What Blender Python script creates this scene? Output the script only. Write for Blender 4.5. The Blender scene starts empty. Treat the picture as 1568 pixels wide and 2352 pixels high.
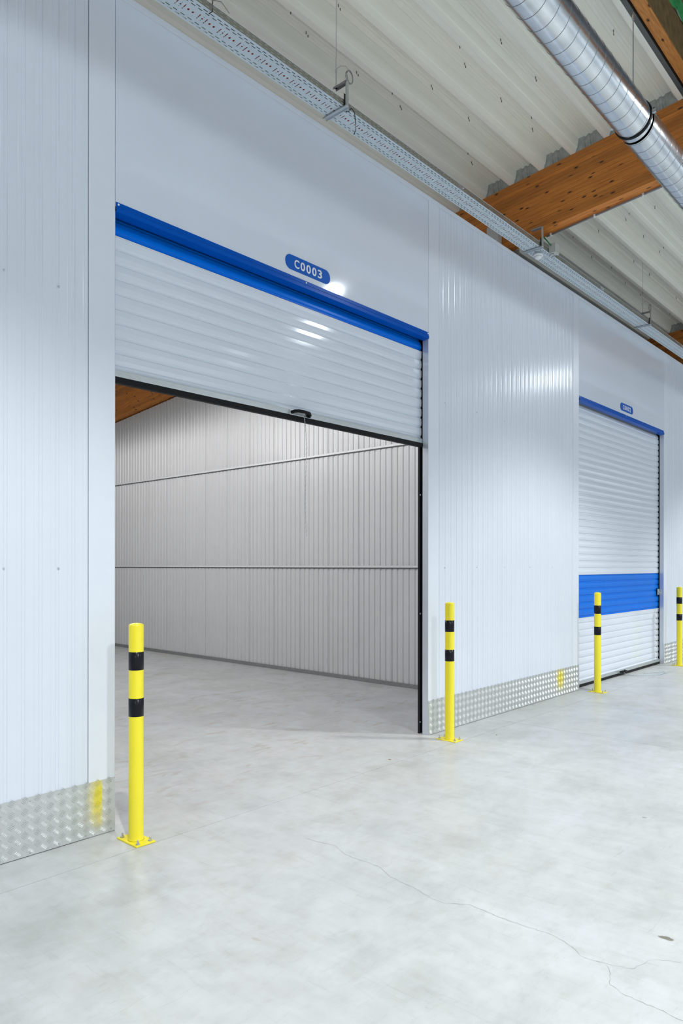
import bpy, bmesh, math, random
from mathutils import Vector, Matrix
random.seed(7)
S = bpy.context.scene
C = S.collection
PI = math.pi

# ------------------------------------------------------------------ camera
YAW = 0.835692
cd = bpy.data.cameras.new('camera')
cam = bpy.data.objects.new('camera', cd); C.objects.link(cam)
cd.sensor_fit = 'HORIZONTAL'; cd.sensor_width = 36.0
cd.lens = 1640.06 * 36.0 / 1568.0
cd.shift_y = (1299.46 - 1176.0) / 1568.0
cd.clip_start = 0.05; cd.clip_end = 200
cam.matrix_world = (Matrix.Translation((0, -3.7222, 1.52)) @ Matrix.Rotation(-YAW, 4, 'Z')
                    @ Matrix.Rotation(PI / 2, 4, 'X') @ Matrix.Rotation(0.000823, 4, 'Z'))
S.camera = cam

# ------------------------------------------------------------------ world, exposure
w = bpy.data.worlds.new('world'); S.world = w; w.use_nodes = True
w.node_tree.nodes['Background'].inputs[0].default_value = (0.62, 0.72, 0.85, 1)
w.node_tree.nodes['Background'].inputs[1].default_value = 0.6
S.view_settings.view_transform = 'Standard'
S.view_settings.look = 'None'
S.view_settings.gamma = 1.0
S.view_settings.use_curve_mapping = False
S.view_settings.exposure = 0.0

# ------------------------------------------------------------------ large lights
LAMP_Y, LAMP_Z = -2.95, 5.30
TILT = math.atan(0.097)
LAMP_XS = (-5.36, 0.92, 7.20, 13.48)
E_BEAM, E_WIDE, E_FILL_SPOT, E_UNIT, E_FILL_OMNI = 128, 18, 186, 162, 2
def area(name, loc, sx, sy, power, col, rot=(0, 0, 0)):
    l = bpy.data.lights.new(name, 'AREA'); l.shape = 'RECTANGLE'; l.size = sx; l.size_y = sy
    l.energy = power; l.color = col
    o = bpy.data.objects.new(name, l); C.objects.link(o); o.location = loc; o.rotation_euler = rot
    return o
def spot(name, loc, power, half, blend, col, r=0.065):
    l = bpy.data.lights.new(name, 'SPOT'); l.energy = power; l.spot_size = 2 * half
    l.spot_blend = blend; l.color = col; l.shadow_soft_size = r
    o = bpy.data.objects.new(name, l); C.objects.link(o); o.location = loc
    return o
for x in LAMP_XS:
    spot('lamp_beam_light', (x, LAMP_Y, LAMP_Z), E_BEAM * 4, math.radians(53), 0.40, (1.0, 1.0, 0.93))
    spot('lamp_wide_light', (x, LAMP_Y, LAMP_Z), E_WIDE * 4, math.radians(87), 0.25, (0.86, 0.95, 1.0))
for x in (-4.0, 2.3, 8.6, 14.9, 21.2):  # unseen row of spots added to fill ceiling, walls and floor with light
    spot('far_fill_light', (x, -6.9, 5.5), E_FILL_SPOT * 4, math.radians(68), 0.4, (0.93, 0.97, 1.0), 0.18)
    l = bpy.data.lights.new('omni_fill_light', 'POINT'); l.energy = E_FILL_OMNI * 4; l.color = (0.92, 0.96, 1.0); l.shadow_soft_size = 0.18  # bare point light, also added as fill
    o = bpy.data.objects.new('omni_fill_light', l); C.objects.link(o); o.location = (x, -6.9, 4.2)
for y in (2.2, 4.4, 6.6):
    spot('unit_lamp_light', (4.0, y, 4.20 - 0.097*(y-4.6)), E_UNIT * 1.15, math.radians(89), 0.1, (1.0, 0.985, 0.985), 0.2)

# ------------------------------------------------------------------ materials
M = {}
def mat(name, col, rough=0.5, metal=0.0, spec=0.5, var=0.0, scale=8.0, bump=0.0, bscale=60.0, coat=0.0):
    m = bpy.data.materials.new(name); m.use_nodes = True
    nt = m.node_tree; b = nt.nodes['Principled BSDF']
    b.inputs['Roughness'].default_value = rough
    b.inputs['Metallic'].default_value = metal
    b.inputs['Specular IOR Level'].default_value = spec
    b.inputs['Coat Weight'].default_value = coat
    b.inputs['Coat Roughness'].default_value = 0.08
    tc = nt.nodes.new('ShaderNodeTexCoord')
    n = nt.nodes.new('ShaderNodeTexNoise'); n.inputs['Scale'].default_value = scale
    n.inputs['Detail'].default_value = 5
    nt.links.new(tc.outputs['Object'], n.inputs['Vector'])
    r = nt.nodes.new('ShaderNodeValToRGB')
    v = var
    r.color_ramp.elements[0].position = 0.3; r.color_ramp.elements[1].position = 0.7
    r.color_ramp.elements[0].color = (col[0]*(1-v), col[1]*(1-v), col[2]*(1-v), 1)
    r.color_ramp.elements[1].color = (min(1, col[0]*(1+v)), min(1, col[1]*(1+v)), min(1, col[2]*(1+v)), 1)
    nt.links.new(n.outputs['Fac'], r.inputs['Fac'])
    nt.links.new(r.outputs['Color'], b.inputs['Base Color'])
    if bump:
        n2 = nt.nodes.new('ShaderNodeTexNoise'); n2.inputs['Scale'].default_value = bscale
        nt.links.new(tc.outputs['Object'], n2.inputs['Vector'])
        bp = nt.nodes.new('ShaderNodeBump'); bp.inputs['Strength'].default_value = bump
        bp.inputs['Distance'].default_value = 0.002
        nt.links.new(n2.outputs['Fac'], bp.inputs['Height'])
        nt.links.new(bp.outputs['Normal'], b.inputs['Normal'])
    M[name] = m
    return m
mat('wall_white', (0.70, 0.75, 0.84), 0.19, 0, 0.5, 0.015, 2.0)
mat('panel_white', (0.69, 0.742, 0.835), 0.07, 0, 0.5, 0.012, 1.5, 0.02, 9)
mat('trim_white', (0.715, 0.76, 0.845), 0.3, 0, 0.5, 0.01)
mat('reveal_metal', (0.62, 0.66, 0.74), 0.22, 0.35, 0.5, 0.02)
mat('inner_sheet', (0.62, 0.625, 0.635), 0.33, 0, 0.5, 0.02, 3.0)
mat('rail_white', (0.70, 0.71, 0.72), 0.35)
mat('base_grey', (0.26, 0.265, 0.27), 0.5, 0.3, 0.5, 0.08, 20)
mat('curtain_white', (0.70, 0.755, 0.84), 0.11, 0, 0.5, 0.01, 2)
mat('curtain_blue', (0.0, 0.165, 0.74), 0.25, 0, 0.10, 0.02, 4)
mat('header_blue', (0.0, 0.085, 0.46), 0.28, 0, 0.10, 0.02, 4)
mat('sign_blue', (0.003, 0.10, 0.48), 0.4, 0, 0.12)
mat('letter_white', (0.85, 0.87, 0.9), 0.5)
mat('rubber_black', (0.008, 0.0085, 0.010), 0.5, 0, 0.15)
mat('guide_black', (0.015, 0.016, 0.018), 0.4)
mat('aluminium', (0.62, 0.66, 0.68), 0.28, 0.75, 0.5, 0.03, 30)
mat('zinc', (0.60, 0.64, 0.67), 0.35, 0.85, 0.5, 0.06, 30)
mat('tray_side_shaded', (0.34, 0.34, 0.30), 0.45, 0.6, 0.5, 0.08, 12)  # darker copy of the tray zinc, shadow on the side put into the colour
mat('night_glass', (0.03, 0.035, 0.04), 0.1)
mat('tray_zinc', (0.62, 0.70, 0.76), 0.42, 0.35, 0.5, 0.04, 12)
mat('steel_bolt', (0.6, 0.62, 0.64), 0.25, 0.9)
mat('deck_white', (0.86, 0.865, 0.785), 0.42, 0, 0.4, 0.012, 2.5)
mat('closure_grey', (0.40, 0.42, 0.41), 0.45, 0.3, 0.5, 0.2, 18)
mat('cable_green', (0.0, 0.16, 0.06), 0.5)
mat('cable_red', (0.62, 0.06, 0.015), 0.5)
mat('cable_black', (0.015, 0.015, 0.016), 0.5)
mat('yellow_paint', (0.86, 0.74, 0.03), 0.28, 0, 0.5, 0.015, 6, 0.03, 60)
mat('tape_black', (0.007, 0.008, 0.012), 0.25, 0, 0.22)
mat('plastic_grey', (0.52, 0.54, 0.52), 0.5)
mat('plastic_white', (0.8, 0.82, 0.84), 0.3)
mat('conduit_grey', (0.30, 0.30, 0.32), 0.45)
mat('post_white', (0.55, 0.55, 0.56), 0.6, 0, 0.5, 0.04, 5)
mat('hall_white', (0.66, 0.70, 0.73), 0.6)
mat('rope_white', (0.75, 0.78, 0.8), 0.7)
mat('rope_blue', (0.30, 0.48, 0.60), 0.7)
mat('wood_dark', (0.20, 0.135, 0.055), 0.7, 0, 0.3, 0.25, 14)
mat('green_film', (0.04, 0.36, 0.10), 0.4, 0, 0.5, 0.15, 9, 0.5, 12)
mat('leaf_brown', (0.45, 0.22, 0.05), 0.7)
mat('hook_dark', (0.10, 0.09, 0.07), 0.6)
mat('crack_dark', (0.36, 0.345, 0.325), 0.9)
mat('subfloor_dark', (0.22, 0.22, 0.22), 0.9)

def node(nt, t, **kw):
    n = nt.nodes.new(t)
    for k, v in kw.items(): setattr(n, k, v)
    return n

def wood_mat(name, base, dark, axis_scale, knots=True):
    m = bpy.data.materials.new(name); m.use_nodes = True; nt = m.node_tree
    L = nt.links.new; b = nt.nodes['Principled BSDF']; b.inputs['Roughness'].default_value = 0.55
    tc = node(nt, 'ShaderNodeTexCoord'); oi = node(nt, 'ShaderNodeObjectInfo')
    off = node(nt, 'ShaderNodeVectorMath', operation='SCALE'); 
    comb = node(nt, 'ShaderNodeCombineXYZ'); L(oi.outputs['Random'], comb.inputs[0]); L(oi.outputs['Random'], comb.inputs[1]); L(oi.outputs['Random'], comb.inputs[2])
    L(comb.outputs[0], off.inputs[0]); off.inputs['Scale'].default_value = 37.0
    add = node(nt, 'ShaderNodeVectorMath', operation='ADD'); L(tc.outputs['Object'], add.inputs[0]); L(off.outputs[0], add.inputs[1])
    mp = node(nt, 'ShaderNodeMapping'); mp.inputs['Scale'].default_value = axis_scale; L(add.outputs[0], mp.inputs[0])
    n1 = node(nt, 'ShaderNodeTexNoise'); n1.inputs['Scale'].default_value = 9; n1.inputs['Detail'].default_value = 7; n1.inputs['Distortion'].default_value = 0.6
    L(mp.outputs[0], n1.inputs['Vector'])
    r = node(nt, 'ShaderNodeValToRGB'); r.color_ramp.elements[0].position = 0.32; r.color_ramp.elements[1].position = 0.66
    r.color_ramp.elements[0].color = (*dark, 1); r.color_ramp.elements[1].color = (*base, 1); L(n1.outputs['Fac'], r.inputs[0])
    # board to board difference
    mr = node(nt, 'ShaderNodeMapRange'); mr.inputs[3].default_value = 0.75; mr.inputs[4].default_value = 1.15; L(oi.outputs['Random'], mr.inputs[0])
    sc = node(nt, 'ShaderNodeVectorMath', operation='SCALE'); L(r.outputs[0], sc.inputs[0]); L(mr.outputs[0], sc.inputs['Scale'])
    last = sc.outputs[0]
    if knots:
        sp_ = node(nt, 'ShaderNodeSeparateXYZ'); L(add.outputs[0], sp_.inputs[0])
        ca = 1 if axis_scale[1] < axis_scale[0] else 0
        u_ = node(nt, 'ShaderNodeMath', operation='MULTIPLY'); L(sp_.outputs[ca], u_.inputs[0]); u_.inputs[1].default_value = 3.4
        t_ = node(nt, 'ShaderNodeMath', operation='ADD'); L(sp_.outputs[2], t_.inputs[0]); L(sp_.outputs[1-ca], t_.inputs[1])
        v_ = node(nt, 'ShaderNodeMath', operation='MULTIPLY'); L(t_.outputs[0], v_.inputs[0]); v_.inputs[1].default_value = 8.0
        cb = node(nt, 'ShaderNodeCombineXYZ'); L(u_.outputs[0], cb.inputs[0]); L(v_.outputs[0], cb.inputs[1])
        vo = node(nt, 'ShaderNodeTexVoronoi', voronoi_dimensions='2D'); vo.inputs['Scale'].default_value = 1.0; L(cb.outputs[0], vo.inputs['Vector'])
        kr = node(nt, 'ShaderNodeValToRGB'); kr.color_ramp.elements[0].position = 0.04; kr.color_ramp.elements[1].position = 0.11
        kr.color_ramp.elements[0].color = (1, 1, 1, 1); kr.color_ramp.elements[1].color = (0, 0, 0, 1)
        L(vo.outputs['Distance'], kr.inputs[0])
        mx = node(nt, 'ShaderNodeMix', data_type='RGBA'); L(kr.outputs[0], mx.inputs[0]); L(last, mx.inputs[6]); mx.inputs[7].default_value = (0.05, 0.014, 0.004, 1)
        last = mx.outputs[2]
    L(last, b.inputs['Base Color'])
    bp = node(nt, 'ShaderNodeBump'); bp.inputs['Strength'].default_value = 0.25; bp.inputs['Distance'].default_value = 0.002
    L(n1.outputs['Fac'], bp.inputs['Height']); L(bp.outputs[0], b.inputs['Normal'])
    M[name] = m
wood_mat('glulam', (0.74, 0.275, 0.045), (0.40, 0.110, 0.014), (14, 0.45, 30))
wood_mat('timber_light', (0.62, 0.27, 0.07), (0.38, 0.14, 0.03), (0.8, 12, 12))

def duct_mat():
    m = bpy.data.materials.new('duct_zinc'); m.use_nodes = True; nt = m.node_tree; L = nt.links.new
    b = nt.nodes['Principled BSDF']; b.inputs['Metallic'].default_value = 0.92
    tc = node(nt, 'ShaderNodeTexCoord')
    n = node(nt, 'ShaderNodeTexNoise'); n.inputs['Scale'].default_value = 7; n.inputs['Detail'].default_value = 6; L(tc.outputs['Object'], n.inputs['Vector'])
    r = node(nt, 'ShaderNodeValToRGB'); r.color_ramp.elements[0].position = 0.3; r.color_ramp.elements[1].position = 0.75
    r.color_ramp.elements[0].color = (0.58, 0.62, 0.66, 1); r.color_ramp.elements[1].color = (0.72, 0.76, 0.80, 1)
    L(n.outputs['Fac'], r.inputs[0]); L(r.outputs[0], b.inputs['Base Color'])
    v = node(nt, 'ShaderNodeTexVoronoi'); v.inputs['Scale'].default_value = 30; L(tc.outputs['Object'], v.inputs['Vector'])
    mr = node(nt, 'ShaderNodeMapRange'); mr.inputs[3].default_value = 0.20; mr.inputs[4].default_value = 0.235; L(v.outputs['Color'], mr.inputs[0])
    L(mr.outputs[0], b.inputs['Roughness'])
    M['duct_zinc'] = m
duct_mat()
mat('seam_zinc', (0.22, 0.24, 0.26), 0.5, 0.6)

def floor_mat():
    m = bpy.data.materials.new('concrete'); m.use_nodes = True; nt = m.node_tree; L = nt.links.new
    b = nt.nodes['Principled BSDF']
    ge = node(nt, 'ShaderNodeNewGeometry')
    P = ge.outputs['Position']
    def noise(scale, detail=5, dist=0.0, mapsc=None, rot=0):
        n = node(nt, 'ShaderNodeTexNoise'); n.inputs['Scale'].default_value = scale; n.inputs['Detail'].default_value = detail; n.inputs['Distortion'].default_value = dist
        src = P
        if mapsc:
            mp = node(nt, 'ShaderNodeMapping'); mp.inputs['Scale'].default_value = mapsc; mp.inputs['Rotation'].default_value = (0, 0, rot); L(P, mp.inputs[0]); src = mp.outputs[0]
        L(src, n.inputs['Vector']); return n.outputs['Fac']
    def ramp(f, p0, p1, c0, c1):
        r = node(nt, 'ShaderNodeValToRGB'); r.color_ramp.elements[0].position = p0; r.color_ramp.elements[1].position = p1
        r.color_ramp.elements[0].color = (*c0, 1); r.color_ramp.elements[1].color = (*c1, 1); L(f, r.inputs[0]); return r.outputs[0]
    def mix(fac, a, bb, blend='MIX'):
        x = node(nt, 'ShaderNodeMix', data_type='RGBA', blend_type=blend)
        if isinstance(fac, float): x.inputs[0].default_value = fac
        else: L(fac, x.inputs[0])
        for i, s in ((6, a), (7, bb)):
            if isinstance(s, tuple): x.inputs[i].default_value = (*s, 1)
            else: L(s, x.inputs[i])
        return x.outputs[2]
    col = ramp(noise(0.9, 4, 0.8), 0.32, 0.68, (0.535, 0.545, 0.55), (0.568, 0.59, 0.618))
    c2 = ramp(noise(3.2, 9, 0.7), 0.30, 0.66, (0.92, 0.92, 0.915), (1.0, 1.0, 1.0))
    col = mix(1.0, col, c2, 'MULTIPLY')
    c3 = ramp(noise(1.0, 7, 0.8, (14, 2.2, 1), 0.45), 0.33, 0.58, (0.955, 0.952, 0.945), (1, 1, 1))
    col = mix(1.0, col, c3, 'MULTIPLY')
    c4 = ramp(noise(7.0, 9, 0.6), 0.30, 0.55, (0.96, 0.96, 0.955), (1, 1, 1))
    col = mix(1.0, col, c4, 'MULTIPLY')
    c6 = ramp(noise(11.0, 12, 0.4), 0.34, 0.60, (0.955, 0.955, 0.95), (1, 1, 1))
    col = mix(1.0, col, c6, 'MULTIPLY')
    c7 = ramp(noise(1.0, 10, 0.9, (34, 3.5, 1), 0.55), 0.30, 0.40, (0.93, 0.927, 0.92), (1, 1, 1))
    col = mix(1.0, col, c7, 'MULTIPLY')
    c8 = ramp(noise(1.0, 9, 1.4, (4, 40, 1), 0.25), 0.27, 0.33, (0.90, 0.895, 0.885), (1, 1, 1))
    col = mix(1.0, col, c8, 'MULTIPLY')
    c9 = ramp(noise(4.5, 12, 0.2), 0.60, 0.72, (1, 1, 1), (0.94, 0.935, 0.92))
    col = mix(1.0, col, c9, 'MULTIPLY')
    def rnoise(scale, rough, dist=0.0, mapsc=None, rot=0):
        o_ = noise(scale, 14, dist, mapsc, rot); o_.node.inputs['Roughness'].default_value = rough; return o_
    ca_ = ramp(rnoise(1.55, 0.68, 0.3, (1.0, 1.5, 1), 0.5), 0.50, 0.63, (1, 1, 1), (0.885, 0.885, 0.872))
    col = mix(1.0, col, ca_, 'MULTIPLY')
    cb_ = ramp(rnoise(9.0, 0.75, 0.4, (1.0, 2.6, 1), 0.6), 0.52, 0.70, (1, 1, 1), (0.90, 0.897, 0.888))
    col = mix(1.0, col, cb_, 'MULTIPLY')
    cc_ = ramp(rnoise(0.8, 0.6, 0.2), 0.42, 0.62, (0.985, 0.995, 1.0), (1.0, 1.0, 0.985))
    col = mix(1.0, col, cc_, 'MULTIPLY')
    # fine dark specks
    sp = ramp(noise(70, 2), 0.20, 0.27, (0.72, 0.70, 0.68), (1, 1, 1))
    col = mix(1.0, col, sp, 'MULTIPLY')
    # brownish scuffs inside the unit
    n5 = noise(1.5, 8, 1.5, (2.2, 6.0, 1), 0.35)
    sepa = node(nt, 'ShaderNodeSeparateXYZ'); L(P, sepa.inputs[0])
    ins = node(nt, 'ShaderNodeMapRange'); ins.inputs[1].default_value = -0.3; ins.inputs[2].default_value = 0.6; L(sepa.outputs[1], ins.inputs[0])
    sc = ramp(n5, 0.56, 0.70, (0, 0, 0), (1, 1, 1))
    sm = node(nt, 'ShaderNodeMath', operation='MULTIPLY'); L(sc, sm.inputs[0]); L(ins.outputs[0], sm.inputs[1])
    sm2 = node(nt, 'ShaderNodeMath', operation='MULTIPLY'); L(sm.outputs[0], sm2.inputs[0]); sm2.inputs[1].default_value = 0.55
    col = mix(sm2.outputs[0], col, (0.36, 0.31, 0.26))
    # damp marks and spills: centre, radii, turn, strength, colour
    marks = [(5.145, -0.755, 0.060, 0.150, 0.3, 0.55, (0.42, 0.43, 0.44)), (4.717, -1.069, 0.03, 0.055, 0.3, 0.5, (0.42, 0.43, 0.44)),
             (3.56, -2.62, 0.05, 0.095, 0.2, 0.40, (0.43, 0.44, 0.45)), (3.508, -2.475, 0.035, 0.04, 0, 0.35, (0.43, 0.44, 0.45)),
             (3.053, -2.751, 0.020, 0.030, 0.2, 0.95, (0.17, 0.16, 0.13)), (4.428, -2.188, 0.012, 0.014, 0, 0.8, (0.25, 0.25, 0.25)),
             (1.925, -1.521, 0.012, 0.030, 0.2, 0.6, (0.40, 0.38, 0.35)), (1.25, -1.25, 0.14, 0.20, 0.5, 0.30, (0.46, 0.45, 0.43)),
             (1.75, -1.85, 0.10, 0.26, 0.5, 0.35, (0.44, 0.445, 0.44)), (2.55, -1.05, 0.16, 0.11, 0.2, 0.35, (0.47, 0.455, 0.43)),
             (2.05, -0.62, 0.1, 0.06, 0.2, 0.25, (0.45, 0.43, 0.40))]
    wob = noise(22, 5)
    for (cx, cy, rx, ry, rot, st, cc) in marks:
        mp = node(nt, 'ShaderNodeMapping', vector_type='TEXTURE')
        mp.inputs['Location'].default_value = (cx, cy, 0); mp.inputs['Rotation'].default_value = (0, 0, rot); mp.inputs['Scale'].default_value = (rx, ry, 1)
        L(P, mp.inputs[0])
        ln = node(nt, 'ShaderNodeVectorMath', operation='LENGTH'); L(mp.outputs[0], ln.inputs[0])
        ad = node(nt, 'ShaderNodeMath', operation='MULTIPLY_ADD'); L(wob, ad.inputs[0]); ad.inputs[1].default_value = 1.6; L(ln.outputs['Value'], ad.inputs[2])
        soft = 0.15 if st >= 0.4 else 0.9
        r = node(nt, 'ShaderNodeMapRange', clamp=True); r.inputs[1].default_value = 1.8 - soft; r.inputs[2].default_value = 1.8; r.inputs[3].default_value = st; r.inputs[4].default_value = 0
        L(ad.outputs[0], r.inputs[0])
        col = mix(r.outputs[0], col, cc)
    L(col, b.inputs['Base Color'])
    rr = node(nt, 'ShaderNodeMapRange'); rr.inputs[1].default_value = 0.3; rr.inputs[2].default_value = 0.7; rr.inputs[3].default_value = 0.30; rr.inputs[4].default_value = 0.48
    L(noise(2.5, 6, 0.5), rr.inputs[0]); L(rr.outputs[0], b.inputs['Roughness'])
    bp = node(nt, 'ShaderNodeBump'); bp.inputs['Strength'].default_value = 0.12; bp.inputs['Distance'].default_value = 0.002
    L(noise(30, 6), bp.inputs['Height']); L(bp.outputs[0], b.inputs['Normal'])
    M['concrete'] = m
floor_mat()

def kick_mat():
    # aluminium sheet; yellow overspray where the corner beside each jamb was painted
    m = bpy.data.materials.new('kick_aluminium'); m.use_nodes = True; nt = m.node_tree; L = nt.links.new
    b = nt.nodes['Principled BSDF']
    ge = node(nt, 'ShaderNodeNewGeometry'); se = node(nt, 'ShaderNodeSeparateXYZ'); L(ge.outputs['Position'], se.inputs[0])
    n = node(nt, 'ShaderNodeTexNoise'); n.inputs['Scale'].default_value = 16; n.inputs['Detail'].default_value = 5; L(ge.outputs['Position'], n.inputs['Vector'])
    facs = []
    for cx, cz, rx, rz in ((2.066, 0.21, 0.068, 0.17), (7.93, 0.21, 0.12, 0.17)):
        mp = node(nt, 'ShaderNodeMapping', vector_type='TEXTURE'); mp.inputs['Location'].default_value = (cx, 0, cz); mp.inputs['Scale'].default_value = (rx, 1, rz); L(ge.outputs['Position'], mp.inputs[0])
        ln = node(nt, 'ShaderNodeVectorMath', operation='LENGTH'); L(mp.outputs[0], ln.inputs[0])
        ad = node(nt, 'ShaderNodeMath', operation='MULTIPLY_ADD'); L(n.outputs['Fac'], ad.inputs[0]); ad.inputs[1].default_value = 0.9; L(ln.outputs['Value'], ad.inputs[2])
        r = node(nt, 'ShaderNodeMapRange'); r.inputs[1].default_value = 0.75; r.inputs[2].default_value = 1.55; r.inputs[3].default_value = 0.95; r.inputs[4].default_value = 0
        L(ad.outputs[0], r.inputs[0])
        out = r.outputs[0]
        if cx < 3:      # masking tape left a straight right edge
            st_ = node(nt, 'ShaderNodeMapRange'); st_.inputs[1].default_value = 2.086; st_.inputs[2].default_value = 2.090; st_.inputs[3].default_value = 1; st_.inputs[4].default_value = 0
            L(se.outputs[0], st_.inputs[0])
            mu_ = node(nt, 'ShaderNodeMath', operation='MULTIPLY'); L(out, mu_.inputs[0]); L(st_.outputs[0], mu_.inputs[1]); out = mu_.outputs[0]
        facs.append(out)
    mxm = node(nt, 'ShaderNodeMath', operation='MAXIMUM'); L(facs[0], mxm.inputs[0]); L(facs[1], mxm.inputs[1])
    mx = node(nt, 'ShaderNodeMix', data_type='RGBA'); L(mxm.outputs[0], mx.inputs[0]); mx.inputs[6].default_value = (0.60, 0.62, 0.62, 1); mx.inputs[7].default_value = (0.72, 0.62, 0.05, 1)
    L(mx.outputs[2], b.inputs['Base Color'])
    mm = node(nt, 'ShaderNodeMath', operation='MULTIPLY_ADD'); L(mxm.outputs[0], mm.inputs[0]); mm.inputs[1].default_value = -0.45; mm.inputs[2].default_value = 0.5
    L(mm.outputs[0], b.inputs['Metallic'])
    b.inputs['Roughness'].default_value = 0.33
    M['kick_aluminium'] = m
kick_mat()

# ------------------------------------------------------------------ mesh helpers
def link(name, me, parent=None, m=None, smooth=False, loc=(0, 0, 0), rot=(0, 0, 0)):
    o = bpy.data.objects.new(name, me); C.objects.link(o)
    if m is not None and len(me.materials) == 0: me.materials.append(M[m])
    if smooth:
        for p in me.polygons: p.use_smooth = True
    o.location = loc; o.rotation_euler = rot
    if parent: o.parent = parent
    return o
def empty(name, loc=(0, 0, 0), rot=(0, 0, 0)):
    o = bpy.data.objects.new(name, None); C.objects.link(o); o.location = loc; o.rotation_euler = rot
    o.empty_display_size = 0.1
    return o
def tag(o, label=None, cat=None, group=None, kind=None):
    if label: o['label'] = label
    if cat: o['category'] = cat
    if group: o['group'] = group
    if kind: o['kind'] = kind
    return o
class MB:
    def __init__(s): s.v = []; s.f = []
    def add(s, vs, fs):
        n = len(s.v); s.v += [tuple(a) for a in vs]; s.f += [tuple(i + n for i in f) for f in fs]; return s
    def box(s, x0, x1, y0, y1, z0, z1):
        return s.add([(x0,y0,z0),(x1,y0,z0),(x1,y1,z0),(x0,y1,z0),(x0,y0,z1),(x1,y0,z1),(x1,y1,z1),(x0,y1,z1)],
                     [(0,3,2,1),(4,5,6,7),(0,1,5,4),(1,2,6,5),(2,3,7,6),(3,0,4,7)])
    def lathe(s, prof, seg=24, c=(0,0,0), axis='z'):
        vs = []; fs = []; n = len(prof)
        for i in range(seg):
            a = 2*PI*i/seg
            for r, h in prof:
                if axis == 'z': vs.append((c[0]+r*math.cos(a), c[1]+r*math.sin(a), c[2]+h))
                elif axis == 'x': vs.append((c[0]+h, c[1]+r*math.cos(a), c[2]+r*math.sin(a)))
                else: vs.append((c[0]+r*math.sin(a), c[1]+h, c[2]+r*math.cos(a)))
        for i in range(seg):
            j = (i+1) % seg
            for k in range(n-1):
                fs.append((i*n+k, j*n+k, j*n+k+1, i*n+k+1))
        s.add(vs, fs)
        base = len(s.v) - len(vs)
        for k in (0, n-1):
            if prof[k][0] > 1e-6:
                ring = [base+i*n+k for i in range(seg)]
                s.f.append(tuple(ring[::-1] if k == 0 else ring))
        return s
    def tube(s, pts, r, seg=8, closed=False):
        pts = [Vector(p) for p in pts]; n = len(pts); rings = []
        up = Vector((0, 0, 1))
        for i, p in enumerate(pts):
            a = pts[i-1] if (i > 0 or closed) else p; b = pts[(i+1) % n] if (i < n-1 or closed) else p
            d = (b - a).normalized()
            u = d.cross(up)
            if u.length < 1e-3: u = d.cross(Vector((1, 0, 0)))
            u.normalize(); v = d.cross(u)
            rings.append([p + (u*math.cos(2*PI*k/seg) + v*math.sin(2*PI*k/seg))*r for k in range(seg)])
        vs = [q for ring in rings for q in ring]; fs = []
        for i in range(n if closed else n-1):
            j = (i+1) % n
            for k in range(seg):
                l = (k+1) % seg; fs.append((i*seg+k, i*seg+l, j*seg+l, j*seg+k))
        if not closed:
            fs.append(tuple(range(seg))); fs.append(tuple((n-1)*seg+k for k in range(seg))[::-1])
        return s.add(vs, fs)
    def prism(s, poly, x0, x1):      # polygon in (y,z) swept along x
        n = len(poly)
        vs = [(x0, y, z) for y, z in poly] + [(x1, y, z) for y, z in poly]
        fs = [(i, (i+1) % n, n+(i+1) % n, n+i) for i in range(n)] + [tuple(range(n))[::-1], tuple(range(n, 2*n))]
        return s.add(vs, fs)
    def mesh(s, name='m'):
        me = bpy.data.meshes.new(name); me.from_pydata(s.v, [], s.f); me.update()
        bm = bmesh.new(); bm.from_mesh(me); bmesh.ops.recalc_face_normals(bm, faces=bm.faces); bm.to_mesh(me); bm.free()
        return me
    def put(s, name, m, parent=None, smooth=False, **k):
        return link(name, s.mesh(name), parent, m, smooth, **k)
def smooth_by_angle(o, ang=35):
    me = o.data
    for p in me.polygons: p.use_smooth = True
    bm = bmesh.new(); bm.from_mesh(me)
    for e in bm.edges:
        if len(e.link_faces) == 2 and e.calc_face_angle(0) > math.radians(ang): e.smooth = False
    bm.to_mesh(me); bm.free()
def bevel(o, wd=0.003, seg=2):
    md = o.modifiers.new('bevel', 'BEVEL'); md.width = wd; md.segments = seg; md.limit_method = 'ANGLE'; md.angle_limit = math.radians(40)
    return o
def rounded(pts, r=0.0025, k=3):
    """round every inner corner of an open profile"""
    out = [pts[0]]
    for i in range(1, len(pts)-1):
        a, b, c = Vector(pts[i-1]), Vector(pts[i]), Vector(pts[i+1])
        la, lc = (a-b).length, (c-b).length
        d = min(r, la*0.45, lc*0.45)
        p0 = b + (a-b).normalized()*d; p1 = b + (c-b).normalized()*d
        for j in range(k+1):
            t = j/k
            out.append(tuple(p0*(1-t)**2 + b*2*t*(1-t) + p1*t*t))
    out.append(pts[-1])
    return out
def sheet_mesh(name, prof, h0, h1, m, thick=0.0):
    """vertical corrugated sheet: prof = list of (u, depth); u along local x, depth along -y, height z; h1 may be a function of u"""
    vs = []; n = len(prof)
    top = h1 if callable(h1) else (lambda u: h1)
    for u, d in prof: vs.append((u, -d, h0))
    for u, d in prof: vs.append((u, -d, top(u)))
    me = bpy.data.meshes.new(name); me.from_pydata(vs, [], [(i, i+1, n+i+1, n+i) for i in range(n-1)]); me.update()
    for p in me.polygons: p.use_smooth = True
    me.materials.append(M[m])
    # keep flats flat: sharp shading is avoided by the rounding points
    return me

# ------------------------------------------------------------------ dimensions
MODW = 6.28
D1 = (2.17, 5.27); D2 = (8.45, 11.55); D3 = (14.73, 17.83); D0 = (-4.11, -1.01)
DOORZ = 3.58; WTOP = 4.83; XA, XB = -3.0, 22.0
RIB = 0.0917; SH = RIB*6
SL = 0.097; TH = math.atan(SL); BEAM_B0 = 5.064; BEAM_T0 = 5.71

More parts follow.
